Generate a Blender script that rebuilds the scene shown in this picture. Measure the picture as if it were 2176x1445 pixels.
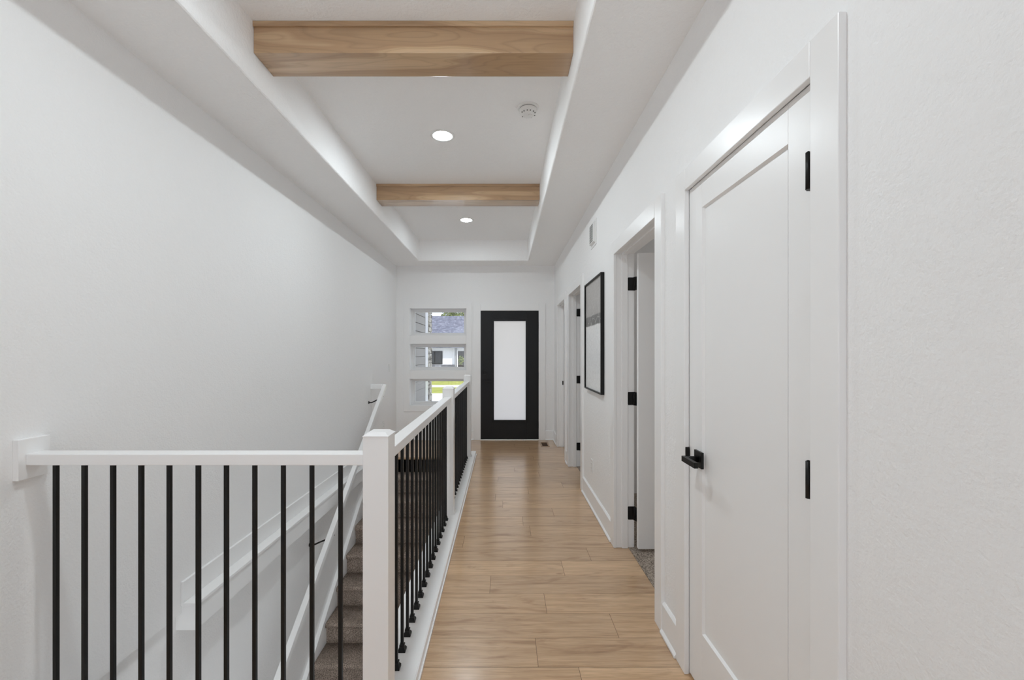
import bpy, bmesh, math, random
from mathutils import Vector, Matrix
R = random.Random(7)
C = bpy.context.scene.collection
for o in list(bpy.data.objects):
    bpy.data.objects.remove(o, do_unlink=True)
sc = bpy.context.scene

# ------------------------------------------------------------------ camera
F = 900.0; VX = 1072.0; HY = 750.0; H = 1.37
cd = bpy.data.cameras.new('camera'); cam = bpy.data.objects.new('camera', cd); C.objects.link(cam)
cd.sensor_width = 36.0; cd.sensor_fit = 'HORIZONTAL'; cd.lens = F / 2176 * 36.0
cd.shift_x = (1088 - VX) / 2176; cd.shift_y = (HY - 722.5) / 2176
cd.clip_start = 0.02; cd.clip_end = 400
cam.location = (0, 0, H); cam.rotation_euler = (math.pi / 2, 0, 0)
sc.camera = cam

# ------------------------------------------------------------------ exposure
sc.view_settings.view_transform = 'Standard'; sc.view_settings.look = 'None'
sc.view_settings.gamma = 1.0; sc.view_settings.use_curve_mapping = False
sc.view_settings.exposure = 0.69
sc.cycles.diffuse_bounces = 14; sc.cycles.max_bounces = 16

# ------------------------------------------------------------------ sky, sun
w = bpy.data.worlds.new('world'); sc.world = w; w.use_nodes = True
nt = w.node_tree; nt.nodes.clear()
wo = nt.nodes.new('ShaderNodeOutputWorld'); bg = nt.nodes.new('ShaderNodeBackground')
tc = nt.nodes.new('ShaderNodeTexCoord'); sx = nt.nodes.new('ShaderNodeSeparateXYZ')
cr = nt.nodes.new('ShaderNodeValToRGB'); cn = nt.nodes.new('ShaderNodeTexNoise'); mx = nt.nodes.new('ShaderNodeMixRGB')
cc = nt.nodes.new('ShaderNodeValToRGB')
cr.color_ramp.elements[0].color = (0.75, 0.82, 0.95, 1); cr.color_ramp.elements[1].color = (0.30, 0.48, 0.85, 1)
cn.inputs['Scale'].default_value = 3.0; cn.inputs['Detail'].default_value = 5
cc.color_ramp.elements[0].position = 0.42; cc.color_ramp.elements[1].position = 0.62
nt.links.new(tc.outputs['Generated'], sx.inputs[0]); nt.links.new(sx.outputs['Z'], cr.inputs[0])
nt.links.new(tc.outputs['Generated'], cn.inputs['Vector']); nt.links.new(cn.outputs[0], cc.inputs[0])
nt.links.new(cc.outputs[0], mx.inputs[0]); nt.links.new(cr.outputs[0], mx.inputs[1]); mx.inputs[2].default_value = (0.95, 0.96, 1, 1)
nt.links.new(mx.outputs[0], bg.inputs[0]); bg.inputs[1].default_value = 0.95
nt.links.new(bg.outputs[0], wo.inputs[0])

def area(name, loc, rot, sx_, sy_, power, col=(1, 1, 1), spread=None):
    l = bpy.data.lights.new(name, 'AREA'); l.shape = 'RECTANGLE'; l.size = sx_; l.size_y = sy_
    l.energy = power; l.color = col
    if spread: l.spread = spread
    o = bpy.data.objects.new(name, l); C.objects.link(o); o.location = loc; o.rotation_euler = rot
    return o
sun = bpy.data.lights.new('sun', 'SUN'); sun.energy = 2.9; sun.angle = 0.02; sun.color = (1, 0.96, 0.88)
so = bpy.data.objects.new('sun', sun); C.objects.link(so)
so.rotation_euler = Vector((-0.75, 0.45, -0.75)).to_track_quat('-Z', 'Y').to_euler()
LENS_GLOW = 190.0      # emission of the recessed light lenses
# daylight through the big living room windows behind the camera
area('living_room_window_daylight', (-0.2, -5.85, 1.45), (math.radians(108), 0, 0), 4.6, 2.3, 5, (.74, .90, 1.0))
area('basement_fill', (-.5, -1.15, -1.5), (math.radians(112), 0, 0), 2.2, 1.5, 28, (.92, .97, 1.0))  # added unseen lamp, lifts the lower stairwell wall from below
area('bedroom_fill', (3.9, 3.4, 1.6), (0, math.radians(90), 0), 1.2, 1.4, 3.5, (1, 0.99, 0.97))  # added fill lamp for the side room, which has no window

# ------------------------------------------------------------------ helpers
def bx(bm, x0, x1, y0, y1, z0, z1, bev=0.0):
    if x0 > x1: x0, x1 = x1, x0
    if y0 > y1: y0, y1 = y1, y0
    if z0 > z1: z0, z1 = z1, z0
    vs = [bm.verts.new(p) for p in ((x0,y0,z0),(x1,y0,z0),(x1,y1,z0),(x0,y1,z0),(x0,y0,z1),(x1,y0,z1),(x1,y1,z1),(x0,y1,z1))]
    fs = [bm.faces.new([vs[i] for i in f]) for f in ((0,3,2,1),(4,5,6,7),(0,1,5,4),(1,2,6,5),(2,3,7,6),(3,0,4,7))]
    if bev > 0:
        es = set(e for f in fs for e in f.edges)
        bmesh.ops.bevel(bm, geom=list(es), offset=bev, segments=2, affect='EDGES', profile=0.5)
    return vs
def BX(*a, **k):
    bm = bmesh.new(); bx(bm, *a, **k); return bm
def cyl(bm, p0, p1, r0, r1=None, n=24, cap=True):
    p0 = Vector(p0); p1 = Vector(p1); r1 = r0 if r1 is None else r1
    d = (p1 - p0); q = d.to_track_quat('Z', 'Y').to_matrix()
    a = []; b = []
    for i in range(n):
        t = 2 * math.pi * i / n; v = q @ Vector((math.cos(t), math.sin(t), 0))
        a.append(bm.verts.new(p0 + v * r0)); b.append(bm.verts.new(p1 + v * r1))
    for i in range(n):
        j = (i + 1) % n; f = bm.faces.new((a[i], a[j], b[j], b[i])); f.smooth = True
    if cap:
        bm.faces.new(a[::-1]); bm.faces.new(b)
def lathe(bm, c, prof, n=40, smooth=True):
    """prof: (radius, z offset) pairs, axis vertical through c"""
    rings = []
    for r, z in prof:
        if r < 1e-6: rings.append([bm.verts.new((c[0], c[1], c[2] + z))])
        else: rings.append([bm.verts.new((c[0] + r * math.cos(2*math.pi*i/n), c[1] + r * math.sin(2*math.pi*i/n), c[2] + z)) for i in range(n)])
    for a, b in zip(rings, rings[1:]):
        for i in range(n):
            j = (i + 1) % n
            if len(a) == 1 and len(b) == 1: continue
            if len(a) == 1: f = bm.faces.new((a[0], b[i], b[j]))
            elif len(b) == 1: f = bm.faces.new((a[i], a[j], b[0]))
            else: f = bm.faces.new((a[i], a[j], b[j], b[i]))
            f.smooth = smooth
def prism(bm, pts, axis, a0, a1):
    """extrude 2D polygon; axis 'x': pts are (y,z); 'y': (x,z); 'z': (x,y)"""
    def mk(p, a):
        return {'x': (a, p[0], p[1]), 'y': (p[0], a, p[1]), 'z': (p[0], p[1], a)}[axis]
    A = [bm.verts.new(mk(p, a0)) for p in pts]; B = [bm.verts.new(mk(p, a1)) for p in pts]
    n = len(pts)
    for i in range(n): bm.faces.new((A[i], A[(i+1) % n], B[(i+1) % n], B[i]))
    bm.faces.new(A[::-1]); bm.faces.new(B)
def obj(name, bm, mat, parent=None, label=None, fix=True):
    if fix: bmesh.ops.recalc_face_normals(bm, faces=bm.faces[:])
    me = bpy.data.meshes.new(name); bm.to_mesh(me); bm.free()
    for m in (mat if isinstance(mat, (list, tuple)) else [mat]): me.materials.append(m)
    o = bpy.data.objects.new(name, me); C.objects.link(o)
    if parent is not None:
        o.parent = parent
        off = Vector((0, 0, 0)); p = parent
        while p is not None: off += Vector(p.location); p = p.parent
        o.matrix_parent_inverse = Matrix.Translation(-off)
        if parent.parent is not None or parent.matrix_parent_inverse != Matrix():
            # parent sits at the world origin in effect: verts are world coordinates
            o.matrix_parent_inverse = Matrix()
    if label: o['label'] = label
    return o
def thing(name, label, cat, loc=(0, 0, 0), group=None):
    o = bpy.data.objects.new(name, None); C.objects.link(o); o.location = loc
    o['label'] = label; o['category'] = cat
    if group: o['group'] = group
    o.empty_display_size = 0.1
    return o
def tag(o, label, cat, group=None, kind=None):
    o['label'] = label; o['category'] = cat
    if group: o['group'] = group
    if kind: o['kind'] = kind
    return o
def struct(name, bm, mat, label=None, cat=None):
    o = obj(name, bm, mat); o['kind'] = 'structure'
    if label: o['label'] = label
    if cat: o['category'] = cat
    return o
def sempty(name, loc, label, cat):
    o = bpy.data.objects.new(name, None); C.objects.link(o); o.location = loc; o['kind'] = 'structure'
    o['label'] = label; o['category'] = cat; return o

# ------------------------------------------------------------------ materials
class M_:
    def __init__(s, name, col=(.8,.8,.8), rough=.5, metal=0, spec=.5):
        s.m = bpy.data.materials.new(name); s.m.use_nodes = True; s.t = s.m.node_tree
        s.b = s.t.nodes['Principled BSDF']; s.i = s.b.inputs
        s.i['Base Color'].default_value = (*col, 1); s.i['Roughness'].default_value = rough
        s.i['Metallic'].default_value = metal; s.i['Specular IOR Level'].default_value = spec
    def n(s, t, **k):
        nd = s.t.nodes.new('ShaderNode' + t)
        for a, v in k.items():
            if a in ('Scale','Detail','Roughness','Distortion','Strength','Distance','Detail Scale','Randomness'): nd.inputs[a].default_value = v
            else: setattr(nd, a, v)
        return nd
    def l(s, a, b): s.t.links.new(a, b); return s
    def coord(s, scale=(1,1,1)):
        tc = s.n('TexCoord'); mp = s.n('Mapping'); mp.inputs['Scale'].default_value = scale
        s.l(tc.outputs['Object'], mp.inputs[0]); return mp.outputs[0]
    def bump(s, h, strength, dist, prev=None):
        b = s.n('Bump', Strength=strength, Distance=dist); s.l(h, b.inputs['Height'])
        if prev is not None: s.l(prev, b.inputs['Normal'])
        s.l(b.outputs[0], s.i['Normal']); return b.outputs[0]
    def ramp(s, h, stops):
        r = s.n('ValToRGB'); e = r.color_ramp.elements
        while len(e) < len(stops): e.new(0.5)
        for k, (p, c) in enumerate(stops): e[k].position = p; e[k].color = (*c, 1)
        s.l(h, r.inputs[0]); return r.outputs[0]

def wall_mat(name, col, sc_=110, st=.6, dist=.0028, rough=.55):
    m = M_(name, col, rough, spec=.35); v = m.coord()
    n1 = m.n('TexNoise', Scale=sc_, Detail=3, Roughness=.55); m.l(v, n1.inputs['Vector'])
    n2 = m.n('TexNoise', Scale=sc_ * .35, Detail=2); m.l(v, n2.inputs['Vector'])
    a = m.n('Math', operation='ADD'); m.l(n1.outputs[0], a.inputs[0]); m.l(n2.outputs[0], a.inputs[1])
    m.bump(a.outputs[0], st, dist); return m.m
WALL = wall_mat('painted_wall', (.90, .90, .90))
CEIL = wall_mat('textured_ceiling', (.955, .955, .955), 75, .6, .005, .7)
TRIM = M_('white_trim_paint', (.90, .90, .90), .28, spec=.5).m
DOORW = M_('white_door_paint', (.89, .89, .89), .33).m
PLAST = M_('white_plastic', (.82, .82, .81), .35).m
BLACK = M_('matte_black_metal', (.006, .0055, .005), .42, spec=.3).m
VINYL = M_('white_vinyl', (.82, .82, .82), .35).m
DARK = M_('dark_void', (.02, .018, .016), .9).m
BLACKDOOR = M_('black_door_paint', (.006, .0055, .0055), .36, spec=.3).m
SILVER = M_('brushed_nickel', (.6, .6, .58), .3, metal=1).m

def emis(name, col, s):
    m = M_(name, (.9, .9, .9), .5); m.i['Emission Color'].default_value = (*col, 1); m.i['Emission Strength'].default_value = s; return m.m
LENS = emis('lit_light_lens', (.865, .955, 1.0), LENS_GLOW)
LENS2 = emis('lit_light_lens_dimmer', (.865, .955, 1.0), LENS_GLOW * .55)

def plank_mat():
    m = M_('oak_plank', rough=.30, spec=.8); m.i['Coat Weight'].default_value = .8; m.i['Coat Roughness'].default_value = .18; tc = m.n('TexCoord')
    at = m.n('Attribute', attribute_name='plank'); sp = m.n('SeparateColor'); m.l(at.outputs['Color'], sp.inputs[0])
    # shift the grain per plank
    sc1 = m.n('Math', operation='MULTIPLY'); sc1.inputs[1].default_value = 37.0; m.l(sp.outputs[1], sc1.inputs[0])
    cb = m.n('CombineXYZ'); m.l(sc1.outputs[0], cb.inputs[0]); m.l(sc1.outputs[0], cb.inputs[2])
    ad = m.n('VectorMath', operation='ADD'); m.l(tc.outputs['Object'], ad.inputs[0]); m.l(cb.outputs[0], ad.inputs[1])
    def mp(sx_, sy_):
        q = m.n('Mapping'); q.inputs['Scale'].default_value = (sx_, sy_, 1); m.l(ad.outputs[0], q.inputs[0]); return q.outputs[0]
    g1 = m.n('TexNoise', Scale=1, Detail=6, Roughness=.62, Distortion=.6); m.l(mp(2.2, 34), g1.inputs['Vector'])
    g2 = m.n('TexNoise', Scale=1, Detail=3, Roughness=.5, Distortion=.3); m.l(mp(10, 260), g2.inputs['Vector'])
    g3 = m.n('TexNoise', Scale=1, Detail=3, Roughness=.55, Distortion=1.2); m.l(mp(3.0, 13), g3.inputs['Vector'])
    c = m.ramp(g1.outputs[0], [(.28, (.47, .285, .150)), (.46, (.605, .395, .222)), (.66, (.70, .475, .285))])
    c2 = m.ramp(g3.outputs[0], [(.28, (.66, .56, .47)), (.42, (.95, .94, .93)), (.7, (1.04, 1.03, 1.02))])
    mu = m.n('MixRGB', blend_type='MULTIPLY'); mu.inputs[0].default_value = .85; m.l(c, mu.inputs[1]); m.l(c2, mu.inputs[2])
    c3 = m.ramp(g2.outputs[0], [(.3, (.78, .75, .72)), (.6, (1.05, 1.05, 1.05))])
    mu2 = m.n('MixRGB', blend_type='MULTIPLY'); mu2.inputs[0].default_value = .8; m.l(mu.outputs[0], mu2.inputs[1]); m.l(c3, mu2.inputs[2])
    tone = m.ramp(sp.outputs[0], [(0, (.90, .89, .88)), (1, (1.08, 1.08, 1.07))])
    mu3 = m.n('MixRGB', blend_type='MULTIPLY'); mu3.inputs[0].default_value = 1; m.l(mu2.outputs[0], mu3.inputs[1]); m.l(tone, mu3.inputs[2])
    kv = m.n('TexVoronoi', Scale=1, Randomness=1.0); m.l(mp(1.9, 4.2), kv.inputs['Vector'])
    kn = m.ramp(kv.outputs['Distance'], [(.0, (.40, .30, .22)), (.025, (.62, .52, .44)), (.06, (1, 1, 1))])
    mk = m.n('MixRGB', blend_type='MULTIPLY'); mk.inputs[0].default_value = .8; m.l(mu3.outputs[0], mk.inputs[1]); m.l(kn, mk.inputs[2])
    m.l(mk.outputs[0], m.i['Base Color'])
    m.bump(g2.outputs[0], .12, .001)
    return m.m
PLANK = plank_mat()
GAP = M_('plank_joint_brown', (.10, .065, .04), .8).m  # dark brown base seen in the plank joints

def beam_mat():
    m = M_('stained_wood_beam', rough=.30, spec=.6); m.i['Coat Weight'].default_value = 1.0; m.i['Coat Roughness'].default_value = .12; tc = m.n('TexCoord')
    mp = m.n('Mapping'); mp.inputs['Scale'].default_value = (1.0, 7.0, 7.0); m.l(tc.outputs['Object'], mp.inputs[0])
    n0 = m.n('TexNoise', Scale=.9, Detail=2, Roughness=.4, Distortion=.3); m.l(mp.outputs[0], n0.inputs['Vector'])
    wv = m.n('Math', operation='MULTIPLY'); wv.inputs[1].default_value = 16; m.l(n0.outputs[0], wv.inputs[0])
    fr = m.n('Math', operation='FRACT'); m.l(wv.outputs[0], fr.inputs[0])
    n1 = m.n('TexNoise', Scale=1.0, Detail=5, Roughness=.6); 
    mp2 = m.n('Mapping'); mp2.inputs['Scale'].default_value = (3, 90, 90); m.l(tc.outputs['Object'], mp2.inputs[0]); m.l(mp2.outputs[0], n1.inputs['Vector'])
    base = m.ramp(n0.outputs[0], [(.34, (.66, .465, .285)), (.45, (.60, .405, .235)), (.475, (.46, .29, .16)), (.62, (.50, .325, .18))])
    rg = m.ramp(fr.outputs[0], [(0, (.80, .78, .75)), (.25, (1, 1, 1)), (.85, (1.03, 1.02, 1.0)), (1, (.88, .86, .84))])
    a = m.n('MixRGB', blend_type='MULTIPLY'); a.inputs[0].default_value = .7; m.l(base, a.inputs[1]); m.l(rg, a.inputs[2])
    fg = m.ramp(n1.outputs[0], [(.3, (.88, .87, .85)), (.7, (1.05, 1.05, 1.05))])
    b = m.n('MixRGB', blend_type='MULTIPLY'); b.inputs[0].default_value = .8; m.l(a.outputs[0], b.inputs[1]); m.l(fg, b.inputs[2])
    m.l(b.outputs[0], m.i['Base Color']); return m.m
BEAM = beam_mat()

def carpet_mat(name, dark, light, s=210):
    m = M_(name, rough=.95, spec=.1); v = m.coord()
    n1 = m.n('TexNoise', Scale=s, Detail=4, Roughness=.7); m.l(v, n1.inputs['Vector'])
    vo = m.n('TexVoronoi', Scale=s * .8); m.l(v, vo.inputs['Vector'])
    n3 = m.n('TexNoise', Scale=9, Detail=3); m.l(v, n3.inputs['Vector'])
    a = m.n('MixRGB', blend_type='MIX'); a.inputs[0].default_value = .35; m.l(n1.outputs[0], a.inputs[1]); m.l(vo.outputs[0], a.inputs[2])
    c = m.ramp(a.outputs[0], [(.30, dark), (.62, light)])
    c2 = m.ramp(n3.outputs[0], [(.35, (.82, .82, .82)), (.65, (1.1, 1.1, 1.1))])
    b = m.n('MixRGB', blend_type='MULTIPLY'); b.inputs[0].default_value = .8; m.l(c, b.inputs[1]); m.l(c2, b.inputs[2])
    m.l(b.outputs[0], m.i['Base Color']); m.bump(a.outputs[0], 1.0, .006); return m.m
CARPET = carpet_mat('dark_brown_carpet', (.045, .034, .028), (.46, .37, .31), 150)
CARPET2 = carpet_mat('speckled_bedroom_carpet', (.055, .042, .033), (.52, .44, .37), 130)

# ------------------------------------------------------------------ layout numbers
XR = .785; XRB = .912; XC = .766           # right wall face / back face / casing face
XL = -1.700; XLL = -1.730                  # left wall above and below floor level
YF = 6.66                                  # front wall face
ZL = 2.74; ZT = 3.05                       # low ceiling / tray
TX0, TX1, TY0, TY1 = -1.274, .35, -.35, 6.30
BACK = -.40                                # where the hall opens into the living room
HEAD = 2.062
OPEN = [(1.063, 1.803), (2.164, 2.972), (4.28, 5.09), (5.43, 6.17)]   # openings in the right wall (casing inner edges)
SN0 = 5.57; RUN = .2625; RISE = .198       # stair nosing line
CY0, CY1 = 1.42, 1.61                      # landing kerb

# ------------------------------------------------------------------ walls
bm = bmesh.new()
ys = [BACK]
for a, b in OPEN: ys += [a - .02, b + .02]
ys.append(7.0)
for i in range(0, len(ys), 2): bx(bm, XR, XRB, ys[i], ys[i+1], 0, 3.1)
for a, b in OPEN: bx(bm, XR, XRB, a - .02, b + .02, HEAD + .02, 3.1)
struct('wall_right', bm, WALL)
bm = bmesh.new(); bx(bm, -1.86, XL, BACK, 7.0, 0.0, 3.1)
struct('wall_left', bm, WALL)
struct('wall_stairwell_left', BX(-1.86, XLL, -1.2, 7.0, -2.9, 0.0), WALL)
bm = bmesh.new()
bx(bm, -.53, -.40, CY1 - .1, SN0 + .02, -2.9, -.002); struct('wall_stairwell_right', bm, WALL)
struct('wall_basement_back', BX(-1.86, .9, -1.3, -1.2, -2.9, -.35), WALL)
struct('floor_basement', BX(-1.86, .9, -1.3, 5.7, -2.95, -2.79), CARPET)
struct('ceiling_basement', BX(-1.86, 1.0, -1.3, CY0, -.35, -.30), CEIL)
struct('wall_basement_right', BX(.9, 1.0, -1.3, 5.7, -2.9, -.35), WALL)
# front wall with door and window openings
WX0, WX1 = -1.487, -.599
DX0, DX1, DZ1 = -.3745, .538, 2.034
bm = bmesh.new()
bx(bm, -1.86, WX0 - .013, YF, YF + .15, -.3, 3.1); bx(bm, WX1 + .013, DX0 - .02, YF, YF + .15, -.3, 3.1); bx(bm, DX1 + .02, XRB, YF, YF + .15, -.3, 3.1)
bx(bm, WX0 - .013, WX1 + .013, YF, YF + .15, -.3, .489); bx(bm, WX0 - .013, WX1 + .013, YF, YF + .15, 2.111, 3.1)
bx(bm, DX0 - .02, DX1 + .02, YF, YF + .15, DZ1 + .02, 3.1); bx(bm, DX0 - .02, DX1 + .02, YF + .02, YF + .15, -.3, -.005)
struct('wall_front', bm, WALL)
# ceiling: lowered border with a raised tray
bm = bmesh.new()
O = [(-1.8, BACK - .1), (.9, BACK - .1), (.9, 6.8), (-1.8, 6.8)]; I = [(TX0, TY0), (TX1, TY0), (TX1, TY1), (TX0, TY1)]
ov = [bm.verts.new((x, y, ZL)) for x, y in O]; iv = [bm.verts.new((x, y, ZL)) for x, y in I]; tv = [bm.verts.new((x, y, ZT)) for x, y in I]
for i in range(4):
    j = (i + 1) % 4
    bm.faces.new((ov[i], ov[j], iv[j], iv[i])); bm.faces.new((iv[i], iv[j], tv[j], tv[i]))
bm.faces.new(tv)
es = [e for e in bm.edges if all(v in iv for v in e.verts)] + [e for e in bm.edges if (e.verts[0] in iv) != (e.verts[1] in iv) and any(v in tv for v in e.verts)]
bmesh.ops.bevel(bm, geom=es, offset=.014, segments=3, affect='EDGES', profile=.5)
for f in bm.faces: f.smooth = False
struct('ceiling', bm, CEIL)
struct('ceiling_slab', BX(-5.2, 5.2, -6.3, 8.7, 3.12, 3.3), CEIL)
# living room behind the camera
bm = bmesh.new()
bx(bm, -3.6, XL - .16, BACK - .12, BACK, -.1, 3.1); bx(bm, XRB, 3.2, BACK - .12, BACK, 0, 3.1)
struct('wall_living_front', bm, WALL)
struct('wall_living_left', BX(-3.7, -3.6, -6.2, BACK, 0, 3.1), WALL)
struct('wall_living_right', BX(3.2, 3.3, -6.2, BACK, 0, 3.1), WALL)
bm = bmesh.new()
bx(bm, -3.7, -2.5, -6.1, -6.0, 0, 3.1); bx(bm, 2.1, 3.3, -6.1, -6.0, 0, 3.1); bx(bm, -2.5, 2.1, -6.1, -6.0, 0, .3); bx(bm, -2.5, 2.1, -6.1, -6.0, 2.6, 3.1)
struct('wall_living_back', bm, WALL)
struct('ceiling_living', BX(-3.7, 3.3, -6.2, BACK - .1, 2.9, 3.1), CEIL)
# side rooms to the right of the hall
bm = bmesh.new()
for y in (.9, 2.0, 4.12, 5.22, 6.72): bx(bm, XRB, 4.1, y, y + .1, 0, 3.1)
struct('wall_side_rooms', bm, WALL)
struct('wall_side_outer', BX(4.1, 4.2, -.4, 6.9, 0, 3.1), WALL)
struct('ceiling_side_rooms', BX(XRB, 4.2, -.4, 6.9, 2.74, 2.8), CEIL)
struct('floor_side_rooms', BX(.872, 4.2, .9, 6.75, -.06, .004), CARPET2)

# ------------------------------------------------------------------ plank floor
PW = .18905; P0 = 1.8464; PL = 1.22
J = {-1: .323, 1: .551, 2: .224, 3: -.084, 4: .372, 5: .573, 8: .149, 9: .417, 11: -.087, 12: .236, 13: .6, 14: -.07, 15: .39, 16: .118, 17: .42}
bm = bmesh.new(); lay = bm.loops.layers.color.new('plank')
def floor_rect(x0, x1, y0, y1):
    r = math.floor((y0 - P0) / PW)
    while P0 + r * PW < y1:
        a = max(P0 + r * PW, y0); b = min(P0 + (r + 1) * PW, y1)
        rr = random.Random(r * 77 + 5); off = J.get(r, rr.uniform(-.6, .6))
        k = math.floor((x0 - off) / PL)
        while off + k * PL < x1:
            c = max(off + k * PL, x0); d = min(off + (k + 1) * PL, x1)
            if d - c > .0005 and b - a > .0005:
                g = .0009; gl_ = g if off + k * PL > x0 else 0; gr_ = g if off + (k + 1) * PL < x1 else 0
                gn_ = g if P0 + r * PW > y0 else 0; gf_ = g if P0 + (r + 1) * PW < y1 else 0
                fc = bm.faces.new([bm.verts.new(p) for p in ((c + gl_, a + gn_, 0), (d - gr_, a + gn_, 0), (d - gr_, b - gf_, 0), (c + gl_, b - gf_, 0))])
                q = random.Random(r * 131 + k * 7 + 3); col = (q.random(), q.random(), q.random(), 1)
                for l in fc.loops: l[lay] = col
            k += 1
        r += 1
RG = (.537, .663, 6.187, 6.497)    # floor register cut-out
floor_rect(-.46, RG[0], -3.0, YF); floor_rect(RG[0], RG[1], -3.0, RG[2]); floor_rect(RG[0], RG[1], RG[3], YF); floor_rect(RG[1], .872, -3.0, YF)
floor_rect(XL, -.46, SN0 - .01, YF); floor_rect(XL, -.46, -3.0, CY1)
floor_rect(-3.6, XL, -6.0, -.4); floor_rect(.872, 3.2, -6, -.4); floor_rect(XL, .872, -6, -3.0)
for f in bm.faces:
    f.normal_update()
    if f.normal.z < 0: f.normal_flip()
fl = obj('floor', bm, PLANK, fix=False); fl['kind'] = 'structure'
bm = bmesh.new()
bx(bm, -.40, RG[0], -6, YF + .1, -.3, -.0015); bx(bm, RG[0], RG[1], -6, RG[2], -.3, -.0015); bx(bm, RG[0], RG[1], RG[3], YF + .1, -.3, -.0015); bx(bm, RG[1], .872, -6, YF + .1, -.3, -.0015)
bx(bm, XLL, -.40, SN0 + .012, YF, -.3, -.0015); bx(bm, XLL, -.40, -6, CY1 - .03, -.3, -.0015)
bx(bm, -3.6, XLL, -6, -.4, -.3, -.0015); bx(bm, .872, 3.3, -6, -.4, -.3, -.0015)
struct('floor_base', bm, GAP)

# ------------------------------------------------------------------ baseboards
def base_prof_x(x, sgn):   # profile for boards along y standing on wall x, projecting towards -sgn
    return [(x, .002), (x + sgn*.026, .002), (x + sgn*.026, .012), (x + sgn*.015, .022), (x + sgn*.015, .143), (x + sgn*.006, .152), (x, .152)]
def base_y(name, x, sgn, spans):
    bm = bmesh.new()
    for a, b in spans: prism(bm, base_prof_x(x, sgn), 'y', a, b)
    return struct(name, bm, TRIM)
def base_x(name, y, sgn, spans):
    bm = bmesh.new()
    for a, b in spans: prism(bm, [(y, .002), (y + sgn*.026, .002), (y + sgn*.026, .012), (y + sgn*.015, .022), (y + sgn*.015, .143), (y + sgn*.006, .152), (y, .152)], 'x', a, b)
    return struct(name, bm, TRIM)
CW = .092
sp = []; prev = BACK
for a, b in OPEN: sp.append((prev, a - CW)); prev = b + CW
sp.append((prev, YF))
base_y('baseboard_right', XR, -1, sp)
base_y('baseboard_left', XL, 1, [(BACK, CY0), (SN0 + .02, YF)])
base_x('baseboard_front', YF, -1, [(XL, -.4847), (.6416, XR)])

# ------------------------------------------------------------------ doorways in the right wall
def hinge_on_jamb(par, xh, yf, z, sgn=-1):
    """open butt hinge: leaf on the jamb face, knuckle at the room edge"""
    bm = bmesh.new()
    prism(bm, [(xh - .040, z - .042), (xh - .036, z - .046), (xh, z - .046), (xh, z + .046), (xh - .036, z + .046), (xh - .040, z + .042)], 'y', yf, yf + sgn * .003)
    cyl(bm, (xh + .004, yf + sgn * .008, z - .047), (xh + .004, yf + sgn * .008, z + .047), .0065, n=16)
    bx(bm, xh + .004, xh + .013, yf + sgn * .034, yf + sgn * .006, z - .046, z + .046)
    return obj('hinge', bm, BLACK, par, 'matte black butt hinge')
def doorway(n, a, b, label, wall_x=XR):
    d = sempty('door_%d' % n, (XR, a, 0), label, 'door')
    bm = bmesh.new()   # casing: two legs and a head, both with eased edges
    bx(bm, XC, XR + .001, a - CW, a, 0.001, HEAD + CW, .0025)
    bx(bm, XC, XR + .001, b, b + CW, 0.001, HEAD + CW, .0025)
    bx(bm, XC, XR + .001, a + .0005, b - .0005, HEAD, HEAD + CW, .0025)
    obj('casing', bm, TRIM, d)
    bm = bmesh.new()   # jamb, set back by a small reveal
    r = .006
    bx(bm, XR, XRB, a - .02, a - r, 0.001, HEAD + r, .001); bx(bm, XR, XRB, b + r, b + .02, 0.001, HEAD + r, .001)
    bx(bm, XR, XRB, a - .02, b + .02, HEAD + r, HEAD + .02, .001)
    obj('jamb', bm, TRIM, d)
    return d
def stops(d, a, b, x0, x1):
    bm = bmesh.new(); r = .006; t = .011
    bx(bm, x0, x1, a - r, a - r + t, .001, HEAD + r, .001); bx(bm, x0, x1, b + r - t, b + r, .001, HEAD + r, .001)
    bx(bm, x0, x1, a, b, HEAD + r - t, HEAD + r, .001); obj('door_stop', bm, TRIM, d)
def shaker(bm, x_front, x_back, y0, y1, z0, z1, st=.117, rt=.112, rb=.235, dep=.010):
    """slab with one recessed flat panel on its -x face"""
    bx(bm, x_front, x_back, y0, y0 + st, z0, z1, .0015); bx(bm, x_front, x_back, y1 - st, y1, z0, z1, .0015)
    bx(bm, x_front, x_back, y0 + st, y1 - st, z1 - rt, z1); bx(bm, x_front, x_back, y0 + st, y1 - st, z0, z0 + rb)
    bx(bm, x_front + dep, x_back - dep, y0 + st, y1 - st, z0 + rb, z1 - rt)
    e = .006   # sticking bevel around the panel
    yA, yB, zA, zB = y0 + st, y1 - st, z0 + rb, z1 - rt
    def q(*p): bm.faces.new([bm.verts.new(v) for v in p])
    xf, xp = x_front, x_front + dep
    q((xf, yA, zA), (xf, yB, zA), (xp, yB - e, zA + e), (xp, yA + e, zA + e)); q((xf, yA, zB), (xf, yB, zB), (xp, yB - e, zB - e), (xp, yA + e, zB - e))
    q((xf, yA, zA), (xf, yA, zB), (xp, yA + e, zB - e), (xp, yA + e, zA + e)); q((xf, yB, zA), (xf, yB, zB), (xp, yB - e, zB - e), (xp, yB - e, zA + e))

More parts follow.
